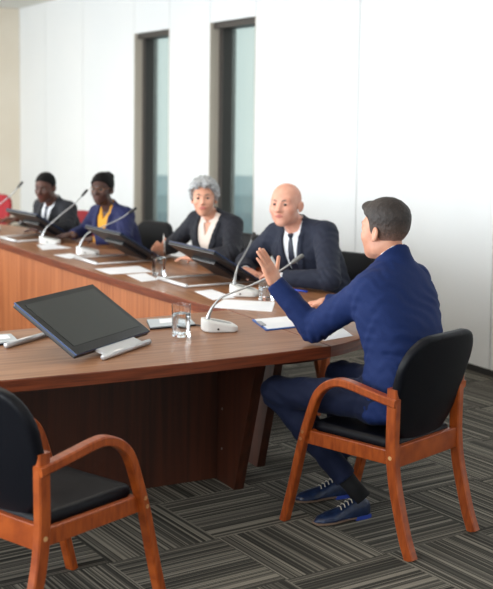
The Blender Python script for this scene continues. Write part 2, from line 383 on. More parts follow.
def make_chair(label, group, pad='leather'):
    r = empty('armchair', label=label, cat='chair', group=group)
    link('seat', CM['seat'][0], CM['seat'][1], M[pad], r, True); link('backrest', CM['back'][0], CM['back'][1], M[pad], r, True)
    for s in (-1, 1):
        a = CM['arm', s].build('armrest', M['chairwood'], r)
        CM['post', s].build('rear_leg', M['chairwood'], r); CM['side_rail', s].build('side_rail', M['chairwood'], r)
        [q.build('peg', M['peg'], r) for q in CM['peg', s]]
    CM['rear_rail'].build('rear_rail', M['chairwood'], r); CM['front_rail'].build('front_rail', M['chairwood'], r)
    return r
GC = 'wooden armchairs around the conference table'
chair0 = make_chair('wooden armchair with a black backrest under the man in the bright blue suit', GC)
chair0.location = (2.761, 4.041, 0); chair0.rotation_euler.z = radians(19.3)
def chair(loc, dirv, label, red=False):
    c = copy_tree(chair0); c.location = (loc[0], loc[1], 0); c.rotation_euler.z = atan2(-dirv[0], dirv[1]); c['label'] = label
    if red:
        for ch in c.children:
            if ch.name.startswith(('seat', 'backrest')):
                ch.data = ch.data.copy(); ch.data.materials[0] = M['red_fabric']
    return c
nc = chair((1.205, 3.811), (sin(radians(66)), cos(radians(66))), 'empty wooden armchair with black padding beside the large switched-off screen')
D_BALD, D_GREY, D_AA, D_M4 = unit((-.93, -.36, 0)), unit((-.90, -.43, 0)), unit((-.92, -.38, 0)), unit((-.93, -.36, 0))
chair((3.67, 6.06), D_BALD, 'black backed armchair under the bald man')
chair((3.56, 7.35), (-.98, -.2), 'black backed armchair under the grey-haired woman')
chair((3.30, 8.44), (-.96, -.26), 'black backed armchair under the woman with glasses')
chair((3.09, 9.52), (-.97, -.25), 'red backed armchair under the man farthest down the table', True)
chair((2.93, 11.66), (-.8, -.6), 'empty red armchair at the far end of the table, beyond the last man', True)

# ================================================================== TABLE
TZ = .74; TH = .05
tbl = empty('conference_table', (.75, 7.5, 0), label='long ring-shaped wooden conference table with an open middle', cat='table')
TO = A(.75, 7.5, 0)
def tl(p): return [(x - TO[0], y - TO[1]) for x, y in p]
def slab(poly, mtop, name):
    n = len(poly); p = tl(poly); b = .004
    v = [(x, y, TZ - TH) for x, y in p] + [(x, y, TZ - b) for x, y in p]
    c = A(*np.mean(p, 0))
    # small inset for a softened upper arris
    ins = []
    for i in range(n):
        a, q, z = A(*p[i - 1]), A(*p[i]), A(*p[(i + 1) % n]); e1, e2 = unit(q - a), unit(z - q)
        nn = A(-e1[1] - e2[1], e1[0] + e2[0]); nn = nn / max(.3, (nn @ nn) / 2) ; ins.append(q + nn * b * .7)
    v += [(x, y, TZ) for x, y in ins]
    f = [tuple(range(n))[::-1], tuple(range(2 * n, 3 * n))]
    f += [(k * n + i, k * n + (i + 1) % n, (k + 1) * n + (i + 1) % n, (k + 1) * n + i) for k in (0, 1) for i in range(n)]
    o = link(name, v, f, [mtop, M['edge']], tbl)
    for i, pl in enumerate(o.data.polygons): pl.material_index = 0 if i == 1 else 1
    return o
SEAM = 2.68
def c2(pts, per=6): return [tuple(p) for p in catmull(pts, per)]
outer = c2([(SEAM + .001, 4.33), (2.80, 4.375), (2.98, 4.48), (3.20, 4.69), (3.36, 4.95), (3.47, 5.35), (3.50, 5.8), (3.47, 6.4), (3.40, 7.1), (3.29, 7.8), (3.18, 8.5), (3.08, 9.1), (2.93, 9.8), (2.72, 10.4), (2.35, 10.95), (2.0, 11.2)], 4)
inner = c2([(2.0, 10.2), (2.2, 9.95), (2.34, 9.5), (2.415, 8.85), (2.47, 7.7), (2.535, 6.69), (2.60, 5.93), (2.622, 5.62), (2.65, 5.46), (SEAM + .001, 5.36)], 4)
near_in = [(SEAM - .001, 5.36), (2.45, 5.345), (2.0, 5.31), (1.6, 5.28), (1.2, 5.24), (.75, 5.22)]
near_out = [(.75, 4.31), (1.1, 4.29), (1.6, 4.275), (2.0, 4.283), (2.3, 4.297), (2.5, 4.313), (SEAM - .001, 4.33)]
mir = lambda pts: [(1.5 - x, y) for x, y in pts][::-1]
end_poly = near_out + near_in; lp = mir(near_in)[1:]; lo_ = mir(near_out)[:-1]
slab(lo_ + near_out + near_in + lp, M['top_x'], 'tabletop')
slab(outer + inner, M['top_y'], 'tabletop')
slab(mir(outer + inner), M['top_y'], 'tabletop')
slab([(1.998, 10.2), (1.998, 11.2), (-.498, 11.2), (-.498, 10.2)], M['top_x'], 'tabletop')
def offs(pts, d):
    out = []
    for i, p in enumerate(pts):
        a = A(*pts[max(i - 1, 0)]); b = A(*pts[min(i + 1, len(pts) - 1)]); t = unit(b - a); out.append((p[0] + t[1] * d, p[1] - t[0] * d))
    return out
def panel(pts, th, mt, z0=.0, z1=TZ - TH, name='inner_panel'):
    q = offs(pts, th); MB().prism(tl(list(pts) + q[::-1]), z0, z1).build(name, mt, tbl)
inn = [p for p in inner if p[1] > 5.60]
pan = offs(inn, -.03)
panel([(x, y) for x, y in pan], -.022, M['panel'], .01)
panel(mir(pan), -.022, M['panel'], .01)
MB().prism(tl([(-.80, 4.905), (2.40, 4.905), (2.40, 4.93), (-.80, 4.93)]), .006, TZ - TH).build('modesty_panel', M['panel_shaded'], tbl)
MB().prism(tl([(-.5, 10.24), (2.0, 10.24), (2.0, 10.262), (-.5, 10.262)]), .01, TZ - TH).build('inner_panel', M['panel'], tbl)
def fin(x, w, y_in, y_foot, y_top):
    v = []
    for xx in (x, x + w): v += [(xx - TO[0], y_in - TO[1], .0), (xx - TO[0], y_foot - TO[1], .0), (xx - TO[0], y_top - TO[1], TZ - TH), (xx - TO[0], y_in - TO[1], TZ - TH)]
    MB().add(v, [(0, 1, 2, 3), (7, 6, 5, 4), (0, 4, 5, 1), (1, 5, 6, 2), (2, 6, 7, 3), (3, 7, 4, 0)]).build('support_leg', M['panel_shaded'], tbl)
fin(2.402, .05, 5.05, 4.724, 4.50); fin(2.665, .045, 5.25, 4.99, 4.78); fin(-.952, .05, 5.05, 4.724, 4.50)
fin(1.0, .04, 4.904, 4.78, 4.62)
for y in (6.4, 7.6, 8.8, 9.7):
    xi = 2.64 - (y - 6) * .05; MB().box((xi - TO[0], y - TO[1], 0), (xi + .45 - TO[0], y + .04 - TO[1], TZ - TH), .003).build('support_leg', M['panel_shaded'], tbl)
    MB().box((1.5 - xi - .45 - TO[0], y - TO[1], 0), (1.5 - xi - TO[0], y + .04 - TO[1], TZ - TH), .003).build('support_leg', M['panel_shaded'], tbl)
ap = c2([(2.46, 4.47), (2.62, 4.47), (2.74, 4.50), (2.80, 4.56), (2.82, 4.66), (2.80, 4.80)], 5)
panel(ap, .022, M['panel_shaded'], TZ - TH - .042, TZ - TH, 'apron')
sc = MB()
for z in (.165, .36, .555): sc.tube([(2.401 - TO[0], 4.855 - TO[1], z), (2.3985 - TO[0], 4.855 - TO[1], z)], .006, 10)
sc.build('screw_cap', M['chrome'], tbl)

# ================================================================== THINGS ON THE TABLE
ZT = TZ + .0005
# --- tilted touch monitors on tube stands
def make_monitor(hinge_w, rods):
    r = empty('desk_monitor', cat='monitor', group='tilted touch monitors on the conference table')
    w, h, t = .59, .365, radians(31.5); y0, z0 = -.19, .036
    R = Matrix.Rotation(t, 4, 'X'); T = Matrix.Translation((0, y0, z0)) @ R
    def put(mb, name, m, parent=r, sm=False):
        o = mb.build(name, m, parent, sm); o.data.transform(T); return o
    cs = put(MB().box((-w / 2, 0, -.024), (w / 2, h, -.004), .006), 'casing', M['casing'])
    put(MB().box((-w / 2 - .002, -.002, -.006), (w / 2 + .002, h + .002, .001), .001), 'rim', M['rim'], r)
    put(MB().box((-w / 2, 0, .0), (w / 2, h, .003), .001), 'bezel', M['bezel'], r)
    put(MB().box((-w / 2 + .035, .045, .003), (w / 2 - .03, h - .03, .0042)), 'screen', M['screen'], r)
    bulge = put(MB().box((-.15, .03, -.05), (.15, .25, -.022), .01), 'rear_cover', M['casing'], r)
    st = MB(); st.tube([(-.19, .25, .0125), (.19, .25, .0125)], .012, 14); st.build('rear_foot_bar', M['silver'], r, True)
    st = MB(); st.tube([(-.19, -.25, .0125), (.19, -.25, .0125)], .012, 14); st.build('front_foot_bar', M['silver'], r, True)
    for x in rods:
        MB().tube([(x, -.25, .010), (x, .25, .010)], .006, 10).build('side_rod', M['silver'], r, True)
    MB().add([(-hinge_w, -.245, .008), (hinge_w, -.245, .008), (hinge_w, -.245, .016), (-hinge_w, -.245, .016), (-hinge_w, -.13, .036), (hinge_w, -.13, .036), (hinge_w, -.13, .055), (-hinge_w, -.13, .055)],
             [(0, 1, 2, 3), (7, 6, 5, 4), (0, 4, 5, 1), (1, 5, 6, 2), (2, 6, 7, 3), (3, 7, 4, 0)]).build('hinge_plate', M['silver'], r)
    return r
mon = make_monitor(.15, (.10, .165)); mon.location = (1.653, 4.783, ZT); mon.rotation_euler.z = .645
mon['label'] = 'large tilted screen in the foreground, face up, on a silver tube stand'
far_mon = make_monitor(.09, (-.185, .185)); first = True
for p, a, lab in [((3.022, 6.322), 1.628, 'dark monitor seen from behind, in front of the grey-haired woman'), ((2.877, 7.469), 1.636, 'dark monitor seen from behind, in front of the woman with glasses'),
                  ((2.74, 8.98), 1.70, 'dark monitor seen from behind at the left picture edge, before the far man')]:
    c = far_mon if first else copy_tree(far_mon); first = False; c.location = (p[0], p[1], ZT); c.rotation_euler.z = a; c['label'] = lab
# --- gooseneck microphones
def base_sdf(P):
    x, y, z = P.T
    w = .064 + .014 * np.clip((x + .07) / .16, 0, 1); q = np.stack([np.abs(x - .012) - (.083 - .045), np.abs(y) - (w - .045)], 1)
    d2 = np.linalg.norm(np.maximum(q, 0), axis=1) + np.minimum(q.max(1), 0) - .045
    top = .062 - .22 * (x + .07)
    e = np.stack([d2 + .008, np.maximum(z - top, -z) + .008], 1)
    return np.linalg.norm(np.maximum(e, 0), axis=1) + np.minimum(e.max(1), 0) - .008
MICB = sdf_mesh(base_sdf, (-.10, -.11, -.02), (.13, .11, .10), .0045)
def mic(loc, rz, base_rz, reach, rise, label, head='dark_mic', big=1.):
    r = empty('gooseneck_microphone', (loc[0], loc[1], ZT), rz, label=label, cat='microphone', group='gooseneck microphones on the conference table')
    b = link('base', MICB[0] * A(1, 1, big), MICB[1], M['white_plastic'], r, True); b.rotation_euler.z = base_rz
    kp = MB(); n = 14
    v = [(.022 + .052 * cos(2 * pi * k / n), .034 * sin(2 * pi * k / n)) for k in range(n)]
    kp.add([(x, y, (.0628 - .22 * (x + .07)) * big) for x, y in v] + [(x, y, (.0628 - .22 * (x + .07)) * big - .004) for x, y in v], [tuple(range(n))] + [(k, n + k, n + (k + 1) % n, (k + 1) % n) for k in range(n)])
    kp.build('control_panel', M['grey_plastic'], b)
    MB().tube([(-.01, -.066, .018), (-.01, -.0745, .018)], .0045, 10).build('socket', M['cable'], b)
    m0 = Matrix.Rotation(base_rz, 3, 'Z') @ Vector((-.045, 0, .05 * big))
    ox, oy, oz = m0
    prof = [(0, 0), (.010, .035), (.032, .075), (.075, .115), (.5 * reach, .40 * rise + .055), (.8 * reach, .72 * rise + .025), (reach, rise)]
    pts = [(ox + x, oy, oz + z) for x, z in prof]; pts = catmull(pts, 5)
    MB().tube(pts, [.0115 - .0065 * min(1, i / 12) for i in range(len(pts))], 9).build('gooseneck', M['chrome'], r, True)
    d = unit(pts[-1] - pts[-3]); e = pts[-1]
    MB().tube([e - d * .012, e - d * .006, e + d * .0, e + d * .05, e + d * .058], [.006, .008, .0105, .0105, .007], 12).build('microphone_head', M[head], r, True)
    return r
mic((2.375, 4.875), radians(-27), radians(16), .405, .285, 'white gooseneck microphone beside the near glass, its neck crossing in front of the raised hand', 'mic_head')
mic((2.965, 5.76), radians(44), radians(-72), .31, .235, 'white gooseneck microphone standing in front of the bald man', big=1.1)
mic((2.775, 7.86), radians(-27), radians(10), .36, .26, 'white gooseneck microphone in front of the woman with glasses')
mic((2.735, 8.62), radians(-24), radians(6), .31, .33, 'white gooseneck microphone in front of the man farthest down the table')
mic((2.56, 9.72), radians(-30), radians(6), .30, .33, 'gooseneck microphone at the left picture edge, before the empty red chair')
# --- tumblers of water
def tumbler(loc, h, label):
    r = empty('water_glass', (loc[0], loc[1], ZT), .4, label=label, cat='glass', group='tumblers of water')
    def ring(hw, z, rr=.012):
        out = []
        for cx, cy, a0 in [(1, 1, 0), (-1, 1, 90), (-1, -1, 180), (1, -1, 270)]:
            for k in range(4): t = radians(a0 + 30 * k); out.append((cx * (hw - rr) + rr * cos(t), cy * (hw - rr) + rr * sin(t), z))
        return out
    def loft(rings, close):
        n = 16; v = sum(rings, []); f = [(i * n + k, i * n + (k + 1) % n, (i + 1) * n + (k + 1) % n, (i + 1) * n + k) for i in range(len(rings) - 1) for k in range(n)]
        if close: f += [tuple(range(n))[::-1], tuple((len(rings) - 1) * n + k for k in range(n))]
        return v, f
    v, f = loft([ring(.034, 0), ring(.036, h), ring(.0335, h), ring(.031, .014)], True); link('tumbler', v, f, M['tumbler'], r)
    v, f = loft([ring(.0308, .0145), ring(.0325, h * .72)], True); link('water', v, f, M['water'], r)
tumbler((2.162, 4.812), .150, 'square water glass in the foreground beside the near microphone')
tumbler((2.835, 6.66), .155, 'water glass by the pen hand of the grey-haired woman')
tumbler((3.02, 5.57), .10, 'water glass behind the raised hand of the man in bright blue')
# --- papers, clipboard, folders, pens
def sheet(name, pts, label, m='paper', th=.0012, z=ZT, cat='paper', group='papers on the conference table', parts=None):
    c = np.mean(pts, 0); r = MB().prism([(x - c[0], y - c[1]) for x, y in (pts if area(pts) > 0 else pts[::-1])], 0, th).build(name, M[m], label=label, cat=cat, group=group)
    r.location = (c[0], c[1], z); return r
def area(p): return sum(p[i - 1][0] * p[i][1] - p[i][0] * p[i - 1][1] for i in range(len(p)))
def a4(c, rz, w=.21, h=.297):
    return [(c[0] + cos(rz) * x - sin(rz) * y, c[1] + sin(rz) * x + cos(rz) * y) for x, y in ((-w / 2, -h / 2), (w / 2, -h / 2), (w / 2, h / 2), (-w / 2, h / 2))]
sheet('paper_sheet', [(2.631, 5.455), (2.80, 5.66), (3.02, 5.47), (2.861, 5.215)], 'white printed sheets lying between the near microphone and the bald man', th=.003)
sheet('paper_sheet', [(2.775, 5.99), (2.90, 6.02), (2.89, 5.70), (2.742, 5.676)], 'white sheet half under the microphone of the bald man', th=.0015)
sheet('paper_sheet', [(2.571, 7.11), (2.89, 7.14), (2.868, 6.835), (2.572, 6.833)], 'wide white sheet on the table left of the far water glass')
sheet('paper_sheet', [(2.663, 6.775), (2.80, 6.80), (2.77, 6.50), (2.637, 6.46)], 'small white sheet right in front of the far water glass')
sheet('paper_sheet', [(2.62, 8.55), (2.75, 8.57), (2.80, 8.26), (2.568, 8.228)], 'white sheet lying before the microphone of the far man')
sheet('paper_sheet', [(2.547, 7.90), (2.689, 7.95), (2.699, 7.74), (2.585, 7.66)], 'white sheet beside the microphone of the woman with glasses')
sheet('paper_sheet', [(2.725, 4.62), (2.959, 4.68), (2.90, 4.49), (2.717, 4.442)], 'white sheet under the elbow of the man in bright blue')
cb = empty('clipboard', (2.715, 4.91, ZT), 0, label='blue clipboard with a white sheet near the elbow of the man in bright blue', cat='clipboard')
pc = [(2.651, 5.036), (2.875, 5.046), (2.79, 4.78), (2.584, 4.764)]; cc = A(2.715, 4.91)
MB().prism([tuple(A(*p) - cc) for p in pc[::-1]], 0, .005).build('board', M['blue_board'], cb)
MB().prism([tuple((A(*p) - A(2.735, 4.915)) * .93 + A(.024, .005)) for p in pc[::-1]], .0052, .007).build('sheet', M['paper'], cb)
v1 = A(-.058, .118); v2 = A(-.118, -.12)
clip_c = (A(*pc[0]) + A(*pc[3])) / 2 - cc; ax = unit(A(*pc[3]) - A(*pc[0])); nx = A(ax[1], -ax[0]) * -1
def quad(c, a, b, la, lb): return [tuple(c + a * la + b * lb), tuple(c - a * la + b * lb), tuple(c - a * la - b * lb), tuple(c + a * la - b * lb)]
qd = quad(clip_c + nx * .012, ax, nx, .05, .012); qd = qd if area(qd) > 0 else qd[::-1]
MB().prism(qd, .0072, .013).build('clip', M['chrome'], cb)
def folder(loc, pts, label):
    r = empty('document_folder', (loc[0], loc[1], ZT), 0, label=label, cat='folder', group='thin folders by the foreground screen')
    q = [tuple(A(*p) - A(*loc)) for p in pts]; q = q if area(q) > 0 else q[::-1]
    MB().prism(q, 0, .007).build('cover', M['black_card'], r)
    MB().prism([(x * .97, y * .97 + .002) for x, y in q], .0072, .012).build('page_block', M['silver_card'], r)
    MB().prism([(x * .6 + .02, y * .5 + .02) for x, y in q], .0122, .0135).build('loose_sheet', M['paper'], r)
folder((2.24, 5.11), [(2.155, 5.215), (2.384, 5.20), (2.331, 5.014), (2.088, 5.008)], 'thin black folder with pale pages right of the foreground screen')
folder((1.33, 5.03), [(1.22, 5.14), (1.45, 5.127), (1.436, 4.957), (1.20, 4.90)], 'thin black folder with pale pages cut by the left picture edge')
MB().tube(catmull([(2.335, 5.02, ZT + .004), (2.345, 4.99, ZT + .004), (2.34, 4.95, ZT + .004), (2.345, 4.90, ZT + .006)], 6), .0035, 8).build('cable', M['cable'], label='short black cable between the folder and the near microphone', cat='cable')
def pen(a, b, r0, m, tipm, label, z=None):
    a, b = A(*a), A(*b); e = empty('pen', tuple(a), label=label, cat='pen'); d = b - a; u = unit(d)
    MB().tube([d * .0, d * .86], r0, 8).build('barrel', m, e, True); MB().tube([d * .862, d], [r0 * .9, r0 * .3], 8).build('tip', tipm, e, True); return e
pen((3.36, 5.70, ZT + .006), (3.30, 5.86, ZT + .006), .0055, M['blue_plastic'], M['cable'], 'blue pen on the table at the elbow of the bald man')
pen((3.10, 6.02, ZT + .005), (3.155, 5.84, ZT + .005), .0045, M['pencil'], M['cable'], 'orange pencil on the table in front of the hands of the bald man')

# ================================================================== PEOPLE
TT = np.linspace(-.3, 1.05, 90)
def prof(keys):
    k = np.array(keys); y = np.interp(TT, k[:, 0], k[:, 1]); ker = np.ones(7) / 7
    return np.convolve(np.pad(y, 3, 'edge'), ker, 'valid')
TORSO = {
 'm': (prof([(-.3, .165), (-.1, .182), (.0, .185), (.28, .166), (.55, .186), (.75, .196), (.87, .175), (.95, .115), (1.05, .06)]),
       prof([(-.3, .11), (-.1, .128), (.0, .128), (.28, .116), (.55, .128), (.75, .122), (.87, .102), (.95, .082), (1.05, .058)])),
 'f': (prof([(-.3, .16), (-.1, .18), (.0, .178), (.28, .140), (.55, .158), (.75, .166), (.87, .150), (.95, .10), (1.05, .052)]),
       prof([(-.3, .11), (-.1, .125), (.0, .122), (.28, .104), (.55, .125), (.68, .132), (.80, .110), (.95, .078), (1.05, .052)]))}
def basis(fwd, up):
    f = unit(fwd); s = unit(np.cross(f, up)); u = np.cross(s, f); return np.stack([s, f, u])       # rows: right, forward, up
class Person:
    def __init__(p, P0, N0, D, H, HD, sex='m', g=1.03, hg=1.03, head_up=(0, 0, 1)):
        p.P0, p.N0, p.H = A(*P0), A(*N0), A(*H); p.g, p.hg = g, hg; p.sex = sex
        p.U = unit(p.N0 - p.P0); p.L = np.linalg.norm(p.N0 - p.P0)
        p.F = unit(A(*D) - p.U * (A(*D) @ p.U)); p.S = np.cross(p.F, p.U)
        p.R = basis(HD, A(*head_up)); p.W, p.Dp = TORSO[sex]
        sw = (.178 if sex == 'm' else .155) * g
        p.J = {s: p.N0 + s * sw * p.S - .055 * g * p.U for s in (-1, 1)}
        p.arm = {}; p.hand = {}; p.leg = {}; p.leg_toe = {}; p.leg_pitch = {}
    def tors(p, P, off=0, k=1.):
        q = P - p.P0; t = q @ p.U; s = q @ p.S; f = q @ p.F; tt = t / p.L
        w = np.interp(tt, TT, p.W) * p.g * k + off; d = np.interp(tt, TT, p.Dp) * p.g * k + off
        f = f + .02 * np.exp(-((tt - .3) / .22) ** 2) - .012 * np.exp(-((tt - .75) / .2) ** 2)
        n = 2.5; r = ((np.abs(s) / w) ** n + (np.abs(f) / d) ** n) ** (1 / n)
        return smax((r - 1) * np.minimum(w, d), np.maximum(-.10 * p.g - off - t, t - p.L * 1.0), .04), s, f, tt
    def arms(p, P, off, wrist_cut=None):
        d = np.full(len(P), 9.)
        for s in (-1, 1):
            J, E, Wr = p.J[s], p.arm[s][0], p.arm[s][1]; g = p.g * (1 if p.sex == 'm' else .9)
            a = smin(cap(P, J, E, .058 * g + off, .045 * g + off), cap(P, E, Wr, .044 * g + off, .029 * g + off * .9), .02)
            if wrist_cut is not None:
                u = unit(Wr - E); a = smax(a, (P - Wr) @ u + wrist_cut, .006)
            d = np.minimum(d, a)
        return d
    def traps(p, P, off):
        nk = p.N0 + p.U * .045 * p.g; d = np.full(len(P), 9.)
        for s in (-1, 1): d = np.minimum(d, cap(P, nk - p.U * .045 + s * p.S * .03, p.J[s] + p.U * .012, .045 * p.g + off * .6, .047 * p.g + off))
        return d
    def neck(p, P, off=0):
        b = p.N0 - p.U * .03 - p.F * .0; t = p.H + p.R.T @ A(0, -.022, -.055) * p.hg
        return cap(P, b, t, .060 * p.g * (1 if p.sex == 'm' else .86) + off, .054 * p.g * (1 if p.sex == 'm' else .86) + off)
    def legs(p, P, off, ankle=True):
        d = np.full(len(P), 9.)
        for s in (-1, 1):
            hp, kn, an = p.leg[s]
            a = smin(cap(P, hp, kn, .083 * p.g + off, .056 * p.g + off), cap(P, kn, an, .054 * p.g + off, .036 * p.g + off * 1.6), .02)
            calf = kn * .68 + an * .32 - unit(A(*(kn - hp))) * .018
            d = np.minimum(d, smin(a, np.linalg.norm(P - calf, axis=1) - .05 * p.g - off, .04))
        return d
    def loc_head(p, P): return ((P - p.H) @ p.R.T) / p.hg
    def head(p, P, m=1.):
        q = p.loc_head(P); far = np.linalg.norm(q, axis=1) > .21
        out = np.linalg.norm(q, axis=1) - .15
        i = ~far
        if i.any(): out[i] = head_sdf(q[i], p.sex, p.look)
        return out * p.hg
    look = {}
def head_sdf(q, sex, o):
    x, y, z = q.T; x = x / o.get('wide', 1.); ax = np.abs(x); Q = np.stack([ax, y, z], 1); fem = sex == 'f'
    d = ell(Q, (0, -.012, .032), (.074, .094, .086))
    d = smin(d, ell(Q, (0, .030, -.02), (.062, .062, .085)), .03)
    jw = .048 if fem else .054
    d = smin(d, ell(Q, (0, .028, -.058), (jw, .056, .052)), .03)
    d = smin(d, ell(Q, (0, .066, -.094), (.021 if fem else .025, .020, .020)), .03)             # chin
    d = smin(d, ell(Q, (.040, .060, -.022), (.022, .020, .022)), .025)                           # cheekbone
    if not fem: d = smin(d, ell(Q, (.046, .008, -.072), (.014, .026, .020)), .025)               # jaw corner
    d = smin(d, cap(Q, (.010, .083, .028), (.040, .070, .030), .010, .010), .02)                 # brow
    d = smax(d, -ell(Q, (.032, .092, .008), (.018, .016, .011)), .014)                           # eye socket
    wd = o.get('nose', 1.)
    d = smin(d, cap(Q, (0, .083, .014), (0, .104, -.024), .0075 * wd, .0115 * wd), .012)          # nose
    d = smin(d, ell(Q, (.0115 * wd, .092, -.029), (.0085 * wd, .010, .0075)), .008)
    d = smin(d, ell(Q, (0, .079, -.052), (.026, .016, .018)), .015)                              # muzzle
    lp = o.get('lips', 1.)
    d = smin(d, ell(Q, (0, .0915, -.0525), (.021, .0075, .0045 * lp)), .005)
    d = smin(d, ell(Q, (0, .0905, -.0625), (.018, .0075, .0055 * lp)), .005)
    d = smax(d, -ell(Q, (0, .1015, -.0573), (.024, .0075, .0014)), .004)
    # eyelids around the ball
    lid = np.maximum(ell(Q, (.032, .0765, .008), (.0145, .0145, .0135)), -ell(Q, (.032, .096, .0065), (.0135, .02, .0052)))
    d = smin(d, lid, .004)
    # ears
    e = (Q - A(.079, -.004, -.008)); ca, sa = cos(.25), sin(.25)
    e = np.stack([e[:, 0] * cos(.35) + e[:, 1] * sin(.35), -e[:, 0] * sin(.35) + e[:, 1] * cos(.35), e[:, 2]], 1)
    e = np.stack([e[:, 0], e[:, 1] * ca + e[:, 2] * sa, -e[:, 1] * sa + e[:, 2] * ca], 1)
    ear = ell(e, (0, -.004, 0), (.0085, .019, .031)); ear = smax(ear, -ell(e, (.009, .0, .004), (.008, .011, .019)), .005)
    ear = np.minimum(ear, ell(e, (.001, .002, -.026), (.006, .008, .009)))
    return smin(d, ear, .006)
def hand_sdf(P, w, a, n, th, curls, g=1., spread=.10, tcurl=.25, tout=.8):
    """w wrist, a finger direction, n palm normal, th thumb side"""
    a = unit(a); n = unit(n - a * (n @ a)); th = unit(th - a * (th @ a) - n * (th @ n))
    q = (P - w) / g; far = np.linalg.norm(q - a * .09, axis=1); out = far - .10; i = far < .16
    if not i.any(): return out * g
    q = q[i]; l = np.stack([q @ th, q @ a, q @ n], 1)
    d = rbox(l, (0, .050, 0), (.040, .044, .0135), .013)
    d = smin(d, cap(l, (0, -.03, 0), (0, .03, 0), .027, .025), .02)
    d = smin(d, cap(l, (.026, .022, .006), (.036, .045, .008), .017, .013), .015)
    fl = [.076, .084, .078, .060]
    for k in range(4):
        b = A(.029 - .0195 * k, .088 - (.006 if k == 3 else 0) - (.003 if k == 0 else 0), 0); c = curls[k]; ang = c * .6; side = spread * (1.2 - .8 * k)
        p = b; r = .0092 - (.001 if k == 3 else 0); fd = np.full(len(l), 9.)
        for j, fr in enumerate((.46, .30, .24)):
            di = A(sin(side) * cos(ang), cos(side) * cos(ang), sin(ang)); e = p + di * fl[k] * fr
            fd = np.minimum(fd, cap(l, p, e, r, r * .92)); r *= .92; p = e; ang += c
        d = smin(d, fd, .006)
    p = A(.034, .030, .006); di = unit(A(tout, 1 - .35 * tout, .25)); r = .0115; fd = np.full(len(l), 9.)
    for fr in (.042, .034, .026):
        e = p + di * fr; fd = np.minimum(fd, cap(l, p, e, r, r * .9)); r *= .9; p = e; di = unit(di + A(-tcurl * .6, .1, tcurl))
    d = smin(d, fd, .008); out[i] = d
    return out * g
def bounds(p, legs=True):
    pts = [p.P0, p.N0, p.H, p.H + A(0, 0, .1)] + [x for s in (-1, 1) for x in (p.arm[s][0], p.arm[s][1], p.arm[s][1] + unit(p.hand[s][0]) * .1)]
    if legs: pts += [x for s in (-1, 1) for x in p.leg[s]]
    q = np.array(pts); return q.min(0) - .20, q.max(0) + .20
def rel(v, o): return v - o
